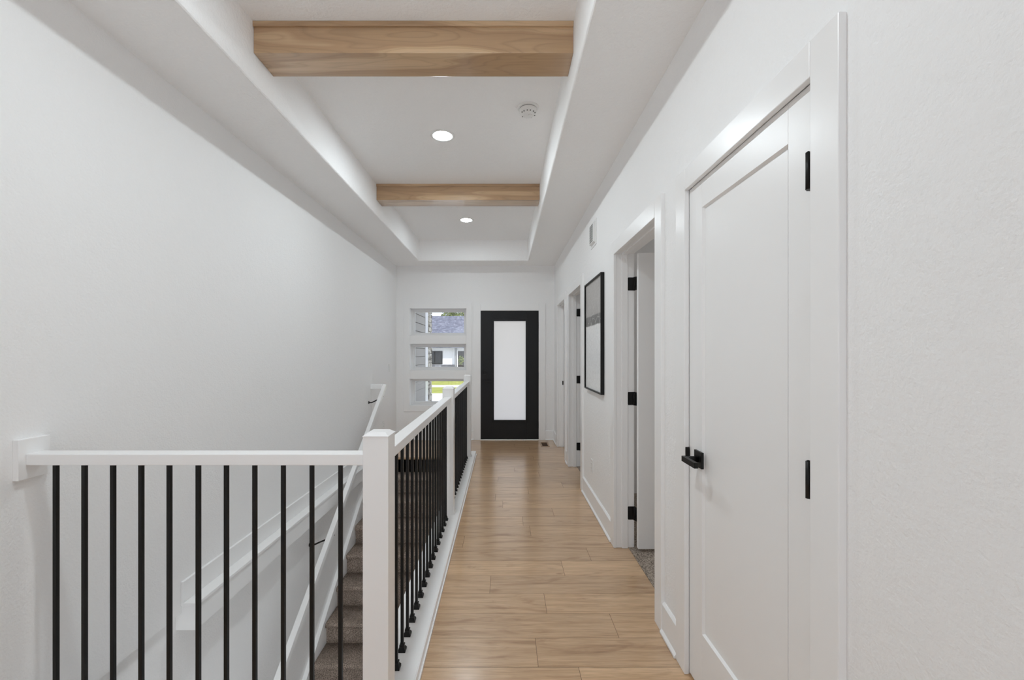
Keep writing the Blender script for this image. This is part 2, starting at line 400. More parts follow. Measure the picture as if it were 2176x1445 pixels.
# door_2: closed closet door nearest the camera
a, b = OPEN[0]
d = doorway(2, a, b, 'closed white one-panel closet door with black lever, nearest on the right wall')
stops(d, a, b, XR + .04, XR + .075)
bm = bmesh.new(); shaker(bm, XR + .003, XR + .038, a - .003, b + .003, .012, HEAD + .001); leaf = obj('door_leaf', bm, DOORW, d)
for z in (.23, 1.048, 1.832):
    bm = bmesh.new(); cyl(bm, (.7715, a + .0125, z - .047), (.7715, a + .0125, z + .047), .0062, n=18)
    cyl(bm, (.7715, a + .0125, z + .047), (.7715, a + .0125, z + .050), .0045, .002, n=12); bx(bm, .776, XR + .004, a + .004, a + .026, z - .046, z + .046)
    obj('hinge', bm, BLACK, d, 'matte black hinge knuckle')
bm = bmesh.new(); bx(bm, XR - .006, XR + .004, 1.676, 1.741, .909, .974, .001)
h = obj('lever_handle', bm, BLACK, d, 'matte black square lever handle')
bm = bmesh.new(); cyl(bm, (XR - .004, 1.708, .942), (XR - .056, 1.708, .942), .012); bx(bm, XR - .066, XR - .050, 1.605, 1.722, .931, .953, .0015)
obj('lever', bm, BLACK, h)
bm = bmesh.new(); prism(bm, [(b + .0045, .912), (b + .0045, .972), (b - .004, .968), (b - .006, .955), (b - .006, .93), (b - .004, .916)], 'x', XC + .004, XR + .002)
obj('strike_plate', bm, BLACK, d)

# door_3: bedroom doorway, leaf swung open into the room
a, b = OPEN[1]
d = doorway(3, a, b, 'open white bedroom doorway with three black hinges, right of the framed picture')
stops(d, a, b, .824, .864)
bm = bmesh.new(); bx(bm, .918, 1.70, 2.905, 2.940, .024, HEAD - .005, .0015)
obj('door_leaf', bm, DOORW, d)
for z in (.245, 1.05, 1.855): hinge_on_jamb(d, .907, b + .006, z)
# door_4: second doorway further along
a, b = OPEN[2]
d = doorway(4, a, b, 'open white doorway with three black hinges, left of the framed picture')
stops(d, a, b, .824, .864)
bm = bmesh.new(); bx(bm, .918, 1.68, b - .070, b - .035, .024, HEAD - .005, .0015); obj('door_leaf', bm, DOORW, d)
for z in (.245, 1.05, 1.855): hinge_on_jamb(d, .907, b + .006, z)
# door_5: last doorway before the front wall, door closed
a, b = OPEN[3]
d = doorway(5, a, b, 'white doorway with small black strike plate, last on the right before the front wall')
stops(d, a, b, .824, .864)
bm = bmesh.new(); shaker(bm, .867, .902, a - .003, b + .003, .012, HEAD + .001); obj('door_leaf', bm, DOORW, d)
bm = bmesh.new(); bx(bm, .842, .858, b - .0065, b - .0045, .905, .965, .0005); obj('strike_plate', bm, BLACK, d)

# ------------------------------------------------------------------ front door
d = sempty('door_1', (0, YF, 0), 'black front door with a tall frosted glass pane at the end of the hall', 'door')
bm = bmesh.new()
bx(bm, -.4847, DX0, YF - .018, YF + .001, .001, 2.14, .002); bx(bm, DX1, .6416, YF - .018, YF + .001, .001, 2.14, .002)
bx(bm, DX0 + .0005, DX1 - .0005, YF - .018, YF + .001, DZ1, 2.14, .002)
obj('casing', bm, TRIM, d)
bm = bmesh.new()
bx(bm, DX0 - .02, DX0 - .004, YF, YF + .15, 0.001, DZ1 + .02); bx(bm, DX1 + .004, DX1 + .02, YF, YF + .15, .001, DZ1 + .02); bx(bm, DX0 - .004, DX1 + .004, YF, YF + .15, DZ1 + .004, DZ1 + .02)
obj('jamb', bm, TRIM, d)
obj('threshold', BX(DX0 - .003, DX1 + .003, YF - .004, YF + .16, -.004, .012, .002), TRIM, d)
gx0, gx1, gz0, gz1 = -.183, .351, .299, 1.888
bm = bmesh.new(); y0, y1 = YF + .004, YF + .048
bx(bm, DX0, gx0, y0, y1, .014, DZ1, .0015); bx(bm, gx1, DX1, y0, y1, .014, DZ1, .0015)
bx(bm, gx0, gx1, y0, y1, .014, gz0, .0005); bx(bm, gx0, gx1, y0, y1, gz1, DZ1, .0005)
leaf = obj('door_leaf', bm, BLACKDOOR, d)
bm = bmesh.new(); t = .018   # moulded lite frame
for X0, X1, Z0, Z1 in ((gx0, gx0 + t, gz0, gz1), (gx1 - t, gx1, gz0, gz1), (gx0 + t, gx1 - t, gz0, gz0 + t), (gx0 + t, gx1 - t, gz1 - t, gz1)):
    bx(bm, X0 - (.022 if X0 == gx0 else 0), X1 + (.022 if X1 == gx1 else 0), y0 - .007, y0 + .002, Z0 - (.022 if Z0 == gz0 else 0), Z1 + (.022 if Z1 == gz1 else 0), .002)
obj('glass_surround', bm, BLACKDOOR, leaf)
fg = M_('frosted_glass', (.93, .94, .96), .55); fg.i['Transmission Weight'].default_value = 0.0
tr = fg.n('BsdfTranslucent'); tr.inputs[0].default_value = (1.0, .975, .945, 1); ms = fg.n('MixShader'); ms.inputs[0].default_value = .88
out = [n for n in fg.t.nodes if n.type == 'OUTPUT_MATERIAL'][0]
fg.l(fg.b.outputs[0], ms.inputs[1]); fg.l(tr.outputs[0], ms.inputs[2]); fg.l(ms.outputs[0], out.inputs[0])
obj('frosted_pane', BX(gx0, gx1, YF + .020, YF + .030, gz0, gz1), fg.m, leaf)
for z in (1.80, 1.01, .24):
    bm = bmesh.new(); cyl(bm, (DX1 + .003, YF - .004, z - .05), (DX1 + .003, YF - .004, z + .05), .007, n=14); bx(bm, DX1 - .004, DX1 + .004, YF - .003, YF + .006, z - .05, z + .05); obj('hinge', bm, BLACK, d)
bm = bmesh.new(); cyl(bm, (DX0 + .062, y0, 1.06), (DX0 + .062, y0 - .018, 1.06), .032, .030); bx(bm, DX0 + .056, DX0 + .068, y0 - .032, y0 - .016, 1.035, 1.085, .002); obj('deadbolt', bm, BLACK, d)
bm = bmesh.new(); bx(bm, DX0 + .032, DX0 + .096, y0 - .008, y0, .890, .954, .001); cyl(bm, (DX0 + .064, y0, .922), (DX0 + .064, y0 - .05, .922), .011); bx(bm, DX0 + .052, DX0 + .165, y0 - .06, y0 - .045, .911, .933, .0015); obj('lever_handle', bm, BLACK, d)
bm = bmesh.new(); bx(bm, DX0 - .0038, DX0 - .001, YF - .004, YF + .02, 1.045, 1.075); obj('latch', bm, SILVER, d)

# ------------------------------------------------------------------ front window: three stacked lites
win = sempty('window_1', ((WX0 + WX1) / 2, YF, .45), 'three stacked horizontal windows in one white surround, left of the front door', 'window')
rows = [(1.644, 2.068), (1.098, 1.511), (.546, .963)]
bm = bmesh.new(); yA, yB = YF - .018, YF + .001
bx(bm, -1.577, WX0, yA, yB, .452, 2.158, .002); bx(bm, WX1, -.516, yA, yB, .452, 2.158, .002)
for z0, z1 in ((.452, .546), (.963, 1.098), (1.511, 1.644), (2.068, 2.158)): bx(bm, WX0 + .0005, WX1 - .0005, yA, yB, z0, z1, .002)
obj('casing', bm, TRIM, win)
bm = bmesh.new()
for z0, z1 in ((.49, .546), (.963, 1.098), (1.511, 1.644), (2.068, 2.11)): bx(bm, WX0, WX1, YF, YF + .15, z0, z1)
bx(bm, WX0 - .012, WX0, YF, YF + .15, .5, 2.1); bx(bm, WX1, WX1 + .012, YF, YF + .15, .5, 2.1)
obj('jamb', bm, TRIM, win)
cg = M_('clear_glass', (1, 1, 1), 0.0); 
gl = cg.n('BsdfGlossy'); gl.inputs['Roughness'].default_value = .02; trn = cg.n('BsdfTransparent'); trn.inputs[0].default_value = (.97, .98, .98, 1)
mg = cg.n('MixShader'); mg.inputs[0].default_value = .05
out = [n for n in cg.t.nodes if n.type == 'OUTPUT_MATERIAL'][0]
cg.l(trn.outputs[0], mg.inputs[1]); cg.l(gl.outputs[0], mg.inputs[2]); cg.l(mg.outputs[0], out.inputs[0])
for z0, z1 in rows:
    bm = bmesh.new(); y0 = YF + .125
    for t, ya, yb in ((.030, y0, y0 + .05), (.052, y0 + .018, y0 + .045)):
        bx(bm, WX0, WX0 + t, ya, yb, z0, z1, .002); bx(bm, WX1 - t, WX1, ya, yb, z0, z1, .002)
        bx(bm, WX0 + t, WX1 - t, ya, yb, z0, z0 + t * .9, .002); bx(bm, WX0 + t, WX1 - t, ya, yb, z1 - t * .9, z1, .002)
    fr = obj('window_frame', bm, VINYL, win)
    obj('pane', BX(WX0 + .04, WX1 - .04, y0 + .030, y0 + .034, z0 + .04, z1 - .04), cg.m, fr)

# ------------------------------------------------------------------ left wall ledge at floor level
led = thing('wall_ledge', 'long white ledge with upright board along the left wall above the stairs', 'ledge', (XL, 2.224, 0))
bm = bmesh.new(); bx(bm, XL, -1.614, 2.224, SN0 + .1, .037, .056, .003); obj('shelf_board', bm, TRIM, led)
bm = bmesh.new(); bx(bm, XLL, -1.624, 2.230, SN0 + .1, -.09, .036, .001); obj('apron_board', bm, TRIM, led)
bm = bmesh.new(); bx(bm, XL, XL + .0155, 2.224, SN0 + .02, .0565, .168, .002); obj('back_board', bm, TRIM, led)

# ------------------------------------------------------------------ stairs
st = thing('staircase', 'dark brown carpeted stairs descending behind the railing', 'stairs', (-1.1, SN0, -2.79))
SX0, SX1 = -1.692, -.5305
NS = 14
for k in range(0, NS):
    yk = SN0 - RUN * k; zt = -RISE * k; zb = zt - RISE
    # k = 0 is the riser under the wood floor nosing
    prof = []
    if k == 0:
        zt = -.030; prof = [(yk + .012, zt), (yk + .012, zb + .0)]
        pts = [(yk + .012, zt), (yk + .012, zb - .002), (yk + .05, zb - .002), (yk + .05, zt)]
        bm = bmesh.new(); prism(bm, pts, 'x', SX0, SX1)
    else:
        r = .024; pts = [(yk + RUN + .034, zt)]
        for i in range(9):
            t = math.pi / 2 + math.pi * i / 8
            pts.append((yk + r + r * math.cos(t) * 1.0, zt - r + r * math.sin(t)))
        pts += [(yk + .030, zt - 2 * r - .002), (yk + .030, max(zb - .002, -2.79)), (yk + RUN + .034, max(zb - .002, -2.79))]
        nx = 48; bm = bmesh.new(); rows_ = []
        rr = random.Random(k)
        ph = rr.uniform(0, 6)
        for i in range(nx + 1):
            x = SX0 + (SX1 - SX0) * i / nx; row = []
            for j, p in enumerate(pts):
                wv = (.0022 * math.sin(x * 37 + ph + j) + .0018 * math.sin(x * 83 + ph * 2 + j * 1.7)) if 1 <= j <= 9 else 0
                row.append(bm.verts.new((x, p[0] + wv, p[1] + wv * .6)))
            rows_.append(row)
        n = len(pts)
        for i in range(nx):
            for j in range(n):
                f = bm.faces.new((rows_[i][j], rows_[i][(j+1) % n], rows_[i+1][(j+1) % n], rows_[i+1][j])); f.smooth = 0 <= j <= 9
        bm.faces.new(rows_[0]); bm.faces.new(rows_[-1][::-1])
    obj('step', bm, CARPET, st)
bm = bmesh.new(); sl = RISE / RUN
yb_, yt_ = SN0 - RUN * 13.6, SN0 - .0
def nl(y): return -(SN0 - y) * sl
prism(bm, [(yb_, nl(yb_) - .25), (yb_, nl(yb_) + .055), (yt_ , nl(yt_) + .036), (yt_ + .1, .036), (yt_ + .1, -.35)], 'x', XLL + .0005, -1.6925)
obj('skirt_board', bm, TRIM, st)
bm = bmesh.new(); prism(bm, [(SN0 - .012, -.002), (SN0 - .018, -.010), (SN0 - .018, -.022), (SN0 - .012, -.029), (SN0 + .06, -.029), (SN0 + .06, -.0018)], 'x', XL + .001, -.531)
obj('floor_nosing', bm, M_('oak_nosing', (.42, .27, .16), .35).m, st)

# ------------------------------------------------------------------ guard railing
gd = thing('stair_guardrail', 'white stair railing with three square posts and thin black balusters', 'railing', (-.45, 1.515, 0))
def rx(y): return -.447 - .006 * (y - 1.5)       # centre line of the long run
KZ = .055
# kerbs
bm = bmesh.new()
pts = [(-.547, CY0), (-.358, CY0), (-.3585, 1.774), (-.382, 5.69), (-.547, 5.69), (-.547, CY1)]
prism(bm, [(-.547, CY1), (-.3575, CY1), (-.382, 5.69), (-.547, 5.69)], 'z', .001, KZ)
bmesh.ops.bevel(bm, geom=[e for e in bm.edges if abs(e.verts[0].co.z - KZ) < 1e-4 and abs(e.verts[1].co.z - KZ) < 1e-4], offset=.004, segments=2, affect='EDGES')
obj('kerb', bm, TRIM, gd)
bm = bmesh.new(); bx(bm, XL + .0005, -.3575, CY0, CY1, .001, KZ, .004); obj('kerb', bm, TRIM, gd)
bm = bmesh.new(); prism(bm, [(-.357, CY0), (-.349, CY0), (-.374, 5.692), (-.382, 5.692)], 'z', .0015, .016); obj('shoe_moulding', bm, TRIM, gd)
# posts
NEWEL = (1.515, 3.485, 5.385)
for yc in NEWEL:
    xc = rx(yc) if yc > 2 else -.4479; hw = .0445
    bm = bmesh.new(); bx(bm, xc - hw, xc + hw, yc - hw, yc + hw, KZ - .001, 1.079, .0015)
    po = obj('newel_post', bm, TRIM, gd)
    bm = bmesh.new(); hb = hw + .0012; ht = hw - .015
    prism(bm, [(xc - hb, yc - hb), (xc + hb, yc - hb), (xc + hb, yc + hb), (xc - hb, yc + hb)], 'z', 1.0785, 1.0805)
    A = [bm.verts.new((xc + sx_ * hb, yc + sy_ * hb, 1.0805)) for sx_, sy_ in ((-1,-1),(1,-1),(1,1),(-1,1))]
    B = [bm.verts.new((xc + sx_ * ht, yc + sy_ * ht, 1.092)) for sx_, sy_ in ((-1,-1),(1,-1),(1,1),(-1,1))]
    for i in range(4): bm.faces.new((A[i], A[(i+1) % 4], B[(i+1) % 4], B[i]))
    bm.faces.new(B); obj('post_cap', bm, TRIM, po)
    if yc > 2:
        bm = bmesh.new()
        prism(bm, [(xc + hw, KZ), (xc + hw + .011, KZ), (xc + hw + .011, KZ + .006), (xc + hw + .004, KZ + .018), (xc + hw, KZ + .018)], 'y', yc - hw, yc + hw)
        obj('base_trim', bm, TRIM, po)
# rails
RT = 1.012; RB_ = .972
bm = bmesh.new(); bx(bm, XL + .020, -.4479 - .0445, 1.4855, 1.5445, RB_ + .003, RT + .003, .003); obj('top_rail', bm, TRIM, gd)
for ya, yb in ((1.5595, 3.4405), (3.5295, 5.3405)):
    bm = bmesh.new(); vs = bx(bm, -.0295, .0295, ya, yb, RB_, RT, .003)
    for v in bm.verts: v.co.x += rx(v.co.y) - .0025
    obj('top_rail', bm, TRIM, gd)
bm = bmesh.new(); bx(bm, XL, XL + .0205, 1.463, 1.566, .926, 1.068, .0015); obj('wall_block', bm, TRIM, gd)
# balusters
def mk_baluster(loc):
    bm = bmesh.new(); bx(bm, -.0064, .0064, -.0064, .0064, 0, RB_ - KZ + .0015, .0006)
    bo = bpy.data.objects.new('baluster', bpy.data.meshes.new('baluster')); bmesh.ops.recalc_face_normals(bm, faces=bm.faces[:]); bm.to_mesh(bo.data); bm.free(); bo.data.materials.append(BLACK)
    C.objects.link(bo); bo.parent = gd; bo.matrix_parent_inverse = Matrix.Translation(-Vector(gd.location)); bo.location = loc
    bm = bmesh.new(); s = .0165
    pr = [(s, 0), (s, .008), (s - .003, .013), (.0085, .021), (.0105, .0225), (.0105, .030), (.0075, .032)]
    rings = [[bm.verts.new((a_ * r, b_ * r, z)) for a_, b_ in ((-1,-1),(1,-1),(1,1),(-1,1))] for r, z in pr]
    for q, w_ in zip(rings, rings[1:]):
        for i in range(4): bm.faces.new((q[i], q[(i+1) % 4], w_[(i+1) % 4], w_[i]))
    bm.faces.new(rings[0][::-1]); bm.faces.new(rings[-1])
    so_ = bpy.data.objects.new('baluster_shoe', bpy.data.meshes.new('baluster_shoe')); bmesh.ops.recalc_face_normals(bm, faces=bm.faces[:]); bm.to_mesh(so_.data); bm.free(); so_.data.materials.append(BLACK)
    C.objects.link(so_); so_.parent = bo
    return bo, so_
b0, s0 = mk_baluster((0, 0, 0)); first = True
places = []
for px in (119.3, 179.9, 240.5, 300.4, 360.2, 421.6, 481.3, 541.6, 602.3, 663, 723.8):
    # photo columns mark the middle of the two visible faces
    for it in range(1):
        X = (px - VX) * 1.515 / F
    places.append((X, 1.515, KZ))
for k in range(-1, 16): places.append((rx(1.767 + .1043 * k) - .0025, 1.767 + .1043 * k, KZ))
for k in range(17): places.append((rx(3.625 + .1032 * k) - .0025, 3.625 + .1032 * k, KZ))
for p in places:
    if first: b0.location = p; first = False; continue
    q = b0.copy(); C.objects.link(q); q.location = p
    s = s0.copy(); C.objects.link(s); s.parent = q

# ------------------------------------------------------------------ handrail on the left wall
hr = thing('wall_handrail', 'white square handrail sloping down the left stairwell wall on black brackets', 'handrail', (-1.53, 5.4, .95))
YT, ZTP, HS = 5.42, .972, .703
def hz(y): return ZTP - (YT - y) * HS
bm = bmesh.new(); hw = .022; ylo = 1.75
prism(bm, [(ylo, hz(ylo) - .062), (ylo, hz(ylo)), (YT, ZTP), (YT, ZTP - .062)], 'x', -1.558, -1.514)
bmesh.ops.bevel(bm, geom=bm.edges[:], offset=.003, segments=2, affect='EDGES'); obj('rail', bm, TRIM, hr)
bm = bmesh.new(); bx(bm, XL, -1.556, YT - .045, YT, ZTP - .058, ZTP, .003); obj('rail_return', bm, TRIM, hr)
def bracket(y, xw):
    z = hz(y) - .062; bm = bmesh.new()
    cyl(bm, (xw, y, z - .075), (xw + .006, y, z - .075), .018, n=20)
    prev = None; pts = [(xw + .004, z - .078), (xw + .04, z - .076), (xw + .085, z - .055), (-1.54, z - .012), (-1.536, z + .0)]
    for (xa, za), (xb, zb_) in zip(pts, pts[1:]): cyl(bm, (xa, y, za), (xb, y, zb_), .007, n=10)
    bx(bm, -1.556, -1.518, y - .03, y + .03, z - .003, z + .001)
    obj('bracket', bm, BLACK, hr, 'matte black handrail bracket')
bracket(5.30, XL); bracket(3.76, XLL)

# ------------------------------------------------------------------ ceiling beams
def beam(y, label):
    t = thing('ceiling_beam', label, 'beam', ((TX0 + TX1) / 2, y + .09, ZT), 'wood beams across the raised ceiling')
    bm = bmesh.new(); bx(bm, TX0 + .0005, TX1 - .0005, y, y + .185, 2.893, ZT - .001, .002)
    o = obj('beam_body', bm, BEAM, t)
    bm = bmesh.new()
    bx(bm, TX0 + .0005, TX1 - .0005, y - .010, y - .0005, ZT - .026, ZT - .001, .0015); bx(bm, TX0 + .0005, TX1 - .0005, y + .1855, y + .195, ZT - .026, ZT - .001, .0015)
    obj('trim_strip', bm, BEAM, t, 'thin wood strip along the top edge')
    return t
beam(2.15, 'nearer and larger looking stained wood beam crossing the raised ceiling, at the top')
beam(4.215, 'farther stained wood beam crossing the raised ceiling between the two lights')

# ------------------------------------------------------------------ recessed lights
def rlight(x, y, label, d=.187, lens=None):
    t = thing('recessed_light', label, 'ceiling light', (x, y, ZT), 'round recessed lights down the middle of the raised ceiling')
    bm = bmesh.new(); R_ = d / 2
    lathe(bm, (x, y, ZT), [(R_, 0), (R_, -.003), (R_ - .004, -.0055), (R_ - .018, -.0055), (R_ - .026, -.002)], 48)
    obj('trim_ring', bm, PLAST, t)
    bm = bmesh.new(); lathe(bm, (x, y, ZT), [(R_ - .026, -.0022), (0, -.0022)], 48, False)
    for f in bm.faces:
        f.normal_update()
        if f.normal.z > 0: f.normal_flip()
    obj('light_lens', bm, lens or LENS, t, 'glowing round lens', fix=False)
rlight(-.478, 3.273, 'lit round recessed light between the two wood beams')
rlight(-.482, 5.352, 'lit round recessed light beyond the farther wood beam', lens=LENS2)
rlight(-.475, 1.20, 'lit round recessed light overhead in front of the nearer beam, above the frame')

bl = thing('recessed_light', 'added unseen basement ceiling light under the landing, filling the stairwell', 'ceiling light', (-1.0, .6, -.35))  # unseen fixture added to brighten the lower stairwell
bm = bmesh.new(); lathe(bm, (-1.0, .6, -.35), [(.094, 0), (.094, -.004), (.07, -.002)], 40); obj('trim_ring', bm, PLAST, bl)
bm = bmesh.new(); lathe(bm, (-1.0, .6, -.35), [(.07, -.0022), (0, -.0022)], 40, False)
for f in bm.faces:
    f.normal_update()
    if f.normal.z > 0: f.normal_flip()
obj('light_lens', bm, LENS, bl, fix=False)
rug = tag(obj('bounce_rug', BX(-2.6, 2.2, -5.2, -.45, .001, .012, .004), M_('pale_bounce_rug', (.86, .86, .86), .95).m), 'unseen pale rug added behind the viewpoint to bounce light', 'rug')  # reflector added out of view, bounces neutral light up into the hall
area('living_room_fill', (-.2, -2.6, 2.88), (0, 0, 0), 1.2, 1.2, 7, (.78, .93, 1.0), math.radians(100))  # added fill lamp above the rug, feeds its bounce to the hall ceiling
# ------------------------------------------------------------------ smoke detector
sd = thing('smoke_detector', 'round white smoke detector on the raised ceiling', 'smoke detector', (.162, 2.90, ZT))
c = (.162, 2.90, ZT)
bm = bmesh.new(); lathe(bm, c, [(.072, 0), (.0725, -.004), (.070, -.010), (.060, -.012)], 48); obj('mounting_plate', bm, PLAST, sd)
bm = bmesh.new(); lathe(bm, c, [(.057, -.0118), (.057, -.0145), (0, -.0145)], 48); obj('shadow_gap', bm, DARK, sd)
bm = bmesh.new(); lathe(bm, c, [(.0595, -.0145), (.060, -.030), (.053, -.040), (.042, -.046), (.040, -.052), (.034, -.056), (0, -.057)], 48); bo = obj('detector_body', bm, PLAST, sd)
GSLOT = M_('grey_slot', (.25, .25, .25), .7).m
for aa in (-150, -128, -100, -75, -45, -20, 20, 60, 100, 140):
    bm = bmesh.new(); q = math.radians(aa); xx, yy = c[0] + .0475 * math.cos(q), c[1] + .0475 * math.sin(q)
    cyl(bm, (xx, yy, c[2] - .040), (xx + .002*math.cos(q), yy + .002*math.sin(q), c[2] - .0465), .0042, n=10)
    obj('vent_opening', bm, GSLOT, bo)
bm = bmesh.new(); cyl(bm, (c[0] + .012, c[1] - .012, c[2] - .056), (c[0] + .012, c[1] - .012, c[2] - .0600), .011, .010, n=20); obj('test_button', bm, PLAST, bo)

# ------------------------------------------------------------------ wall register high on the right wall
wr = thing('wall_register', 'white slotted air register high on the right wall above the framed picture', 'air vent', (XR, 3.71, 2.42))
ry0, ry1, rz0, rz1 = 3.60, 3.82, 2.30, 2.52
bm = bmesh.new(); 
bx(bm, XR - .006, XR, ry0, ry1, rz0, rz1, .001)
obj('face_plate', bm, PLAST, wr)
bm = bmesh.new(); prism(bm, [(XR - .005, rz0 + .022), (XR - .026, rz0 + .03), (XR - .026, rz1 - .028), (XR - .005, rz1 - .02)], 'y', ry0 + .03, ry1 - .03); gb = obj('grille_body', bm, PLAST, wr)
RS = M_('register_slot_grey', (.12, .12, .12), .8).m
for i in range(10):
    z = rz0 + .038 + i * .0152
    obj('louver_slot', BX(XR - .0268, XR - .0255, ry0 + .045, ry1 - .045, z, z + .0085), RS, gb)

# ------------------------------------------------------------------ outlets and switch
def plate_x(name, x, sgn, y, z, label, cat, rocker):
    t = thing(name, label, cat, (x, y, z - .058))
    bm = bmesh.new(); bx(bm, x, x + sgn * .006, y - .036, y + .036, z - .058, z + .058, .0015); obj('cover_plate', bm, PLAST, t)
    bm = bmesh.new()
    bx(bm, x + sgn * .0055, x + sgn * .009, y - .017, y + .017, z - .034, z + .034, .001)
    ins = obj('rocker_switch' if rocker else 'receptacle', bm, PLAST, t)
    if not rocker:
        for dz in (-.018, .018):
            for dy in (-.006, .006):
                obj('socket_slot', BX(x + sgn * .0088, x + sgn * .0093, y + dy - .001, y + dy + .001, z + dz - .004, z + dz + .004), DARK, ins)
plate_x('wall_outlet', XR, -1, 3.79, .36, 'white outlet low on the right wall under the framed picture', 'outlet', False)
plate_x('wall_outlet', XL, 1, 5.94, .36, 'white outlet low on the left wall past the handrail top', 'outlet', False)
plate_x('light_switch', XL, 1, 6.24, 1.148, 'white rocker light switch on the left wall near the front window', 'light switch', True)

# ------------------------------------------------------------------ floor register
fr = thing('floor_register', 'small wood floor register with dark slots beside the front door', 'floor vent', ((RG[0]+RG[1])/2, (RG[2]+RG[3])/2, 0))
WOODF = M_('register_oak', (.38, .25, .155), .4).m
bm = bmesh.new(); X0, X1, Y0, Y1 = RG
t = .022
bx(bm, X0, X1, Y0, Y0 + t, -.01, .0035, .001); bx(bm, X0, X1, Y1 - t, Y1, -.01, .0035, .001); bx(bm, X0, X0 + t, Y0 + t, Y1 - t, -.01, .0035, .001); bx(bm, X1 - t, X1, Y0 + t, Y1 - t, -.01, .0035, .001)
obj('frame', bm, WOODF, fr)
bm = bmesh.new()
for i in range(9): 
    y = Y0 + t + .012 + i * .0275; bx(bm, X0 + t, X1 - t, y, y + .007, -.012, -.001)
obj('slats', bm, M_('register_slat', (.10, .055, .03), .5).m, fr)
obj('duct_boot', BX(X0 + .002, X1 - .002, Y0 + .002, Y1 - .002, -.05, -.03), DARK, fr)

# ------------------------------------------------------------------ framed picture
pc = thing('framed_picture', 'tall black framed abstract picture in grey and white on the right wall', 'picture', (XR, 3.665, 1.03))
py0, py1, pz0, pz1 = 3.325, 4.005, 1.04, 2.006
bm = bmesh.new(); t = .012; xo = XR - .030
bx(bm, xo, XR - .001, py0, py0 + t, pz0, pz1, .001); bx(bm, xo, XR - .001, py1 - t, py1, pz0, pz1, .001)
bx(bm, xo, XR - .001, py0 + t, py1 - t, pz0, pz0 + t, .001); bx(bm, xo, XR - .001, py0 + t, py1 - t, pz1 - t, pz1, .001)
obj('picture_frame', bm, BLACK, pc)
a = M_('abstract_art', rough=.5); tcn = a.n('TexCoord'); spn = a.n('SeparateXYZ'); a.l(tcn.outputs['Object'], spn.inputs[0])
nz = a.n('TexNoise', Scale=9, Detail=4); a.l(tcn.outputs['Object'], nz.inputs['Vector'])
off = a.n('Math', operation='MULTIPLY_ADD'); off.inputs[1].default_value = .018; a.l(nz.outputs[0], off.inputs[0]); a.l(spn.outputs[2], off.inputs[2])
mr = a.n('MapRange'); mr.inputs[1].default_value = 1.05; mr.inputs[2].default_value = 2.0; a.l(off.outputs[0], mr.inputs[0])
base = a.ramp(mr.outputs[0], [(0, (.86, .86, .85)), (.30, (.78, .79, .80)), (.595, (.86, .86, .86)), (.605, (.19, .185, .18)), (.685, (.21, .205, .20)), (.695, (.46, .445, .43))])
base.node.color_ramp.interpolation = 'LINEAR'
wvn = a.n('TexNoise', Scale=55, Detail=3); a.l(tcn.outputs['Object'], wvn.inputs['Vector'])
f1 = a.ramp(wvn.outputs[0], [(.35, (.90, .90, .90)), (.65, (1.05, 1.05, 1.05))])
m1 = a.n('MixRGB', blend_type='MULTIPLY'); m1.inputs[0].default_value = .8; a.l(base, m1.inputs[1]); a.l(f1, m1.inputs[2])
vo = a.n('TexVoronoi', Scale=7.5, feature='DISTANCE_TO_EDGE'); 
wp = a.n('MixRGB', blend_type='ADD'); wp.inputs[0].default_value = .12; a.l(tcn.outputs['Object'], wp.inputs[1]); a.l(nz.outputs[1], wp.inputs[2]); a.l(wp.outputs[0], vo.inputs['Vector'])
ln = a.ramp(vo.outputs[0], [(0, (1, 1, 1)), (.012, (1, 1, 1)), (.03, (0, 0, 0))])
gate = a.ramp(mr.outputs[0], [(0, (0, 0, 0)), (.60, (0, 0, 0)), (.61, (.7, .7, .7)), (.8, (.35, .35, .35)), (1, (.1, .1, .1))])
gm = a.n('MixRGB', blend_type='MULTIPLY'); gm.inputs[0].default_value = 1; a.l(ln, gm.inputs[1]); a.l(gate, gm.inputs[2])
m2 = a.n('MixRGB', blend_type='MIX'); a.l(gm.outputs[0], m2.inputs[0]); a.l(m1.outputs[0], m2.inputs[1]); m2.inputs[2].default_value = (.62, .61, .60, 1)
a.l(m2.outputs[0], a.i['Base Color'])
obj('artwork', BX(XR - .016, XR - .012, py0 + t, py1 - t, pz0 + t, pz1 - t), a.m, pc, 'grey band over a pale lower field')

# ------------------------------------------------------------------ outdoors
SID = M_('grey_lap_siding', (.42, .395, .37), .6).m
GY = -.25
sw = thing('porch_side_wall', 'grey lap siding wall seen through the left of the front window', 'wall', (-1.7, 7.6, GY))
bm = bmesh.new(); z = -.3 + .0515
while z < 2.9:
    prism(bm, [(-1.66, z), (-1.59, z), (-1.602, z + .148), (-1.64, z + .148), (-1.64, z + .1555), (-1.66, z + .1555)], 'y', YF + .155, 8.52); z += .1555
obj('lap_siding', bm, SID, sw)
bm = bmesh.new(); bx(bm, -1.72, -1.588, 8.52, 8.80, -.3, 3.1, .002); obj('corner_board', bm, TRIM, sw)
ps = thing('stone_column', 'narrow tan and grey stone column beyond the grey siding', 'column', (-1.8, 9.06, GY))
bm = bmesh.new(); bx(bm, -2.05, -1.62, 8.86, 9.30, -.3, 3.1); obj('column_core', bm, M_('mortar', (.30, .28, .25), .9).m, ps)
STN = M_('field_stone', rough=.85); v = STN.coord(); n1 = STN.n('TexVoronoi', Scale=13); STN.l(v, n1.inputs['Vector']); STN.l(STN.ramp(n1.outputs['Color'], [(.1, (.20, .18, .15)), (.45, (.52, .47, .38)), (.8, (.78, .74, .66))]), STN.i['Base Color'])
bm = bmesh.new(); rs = random.Random(3); z = -.25
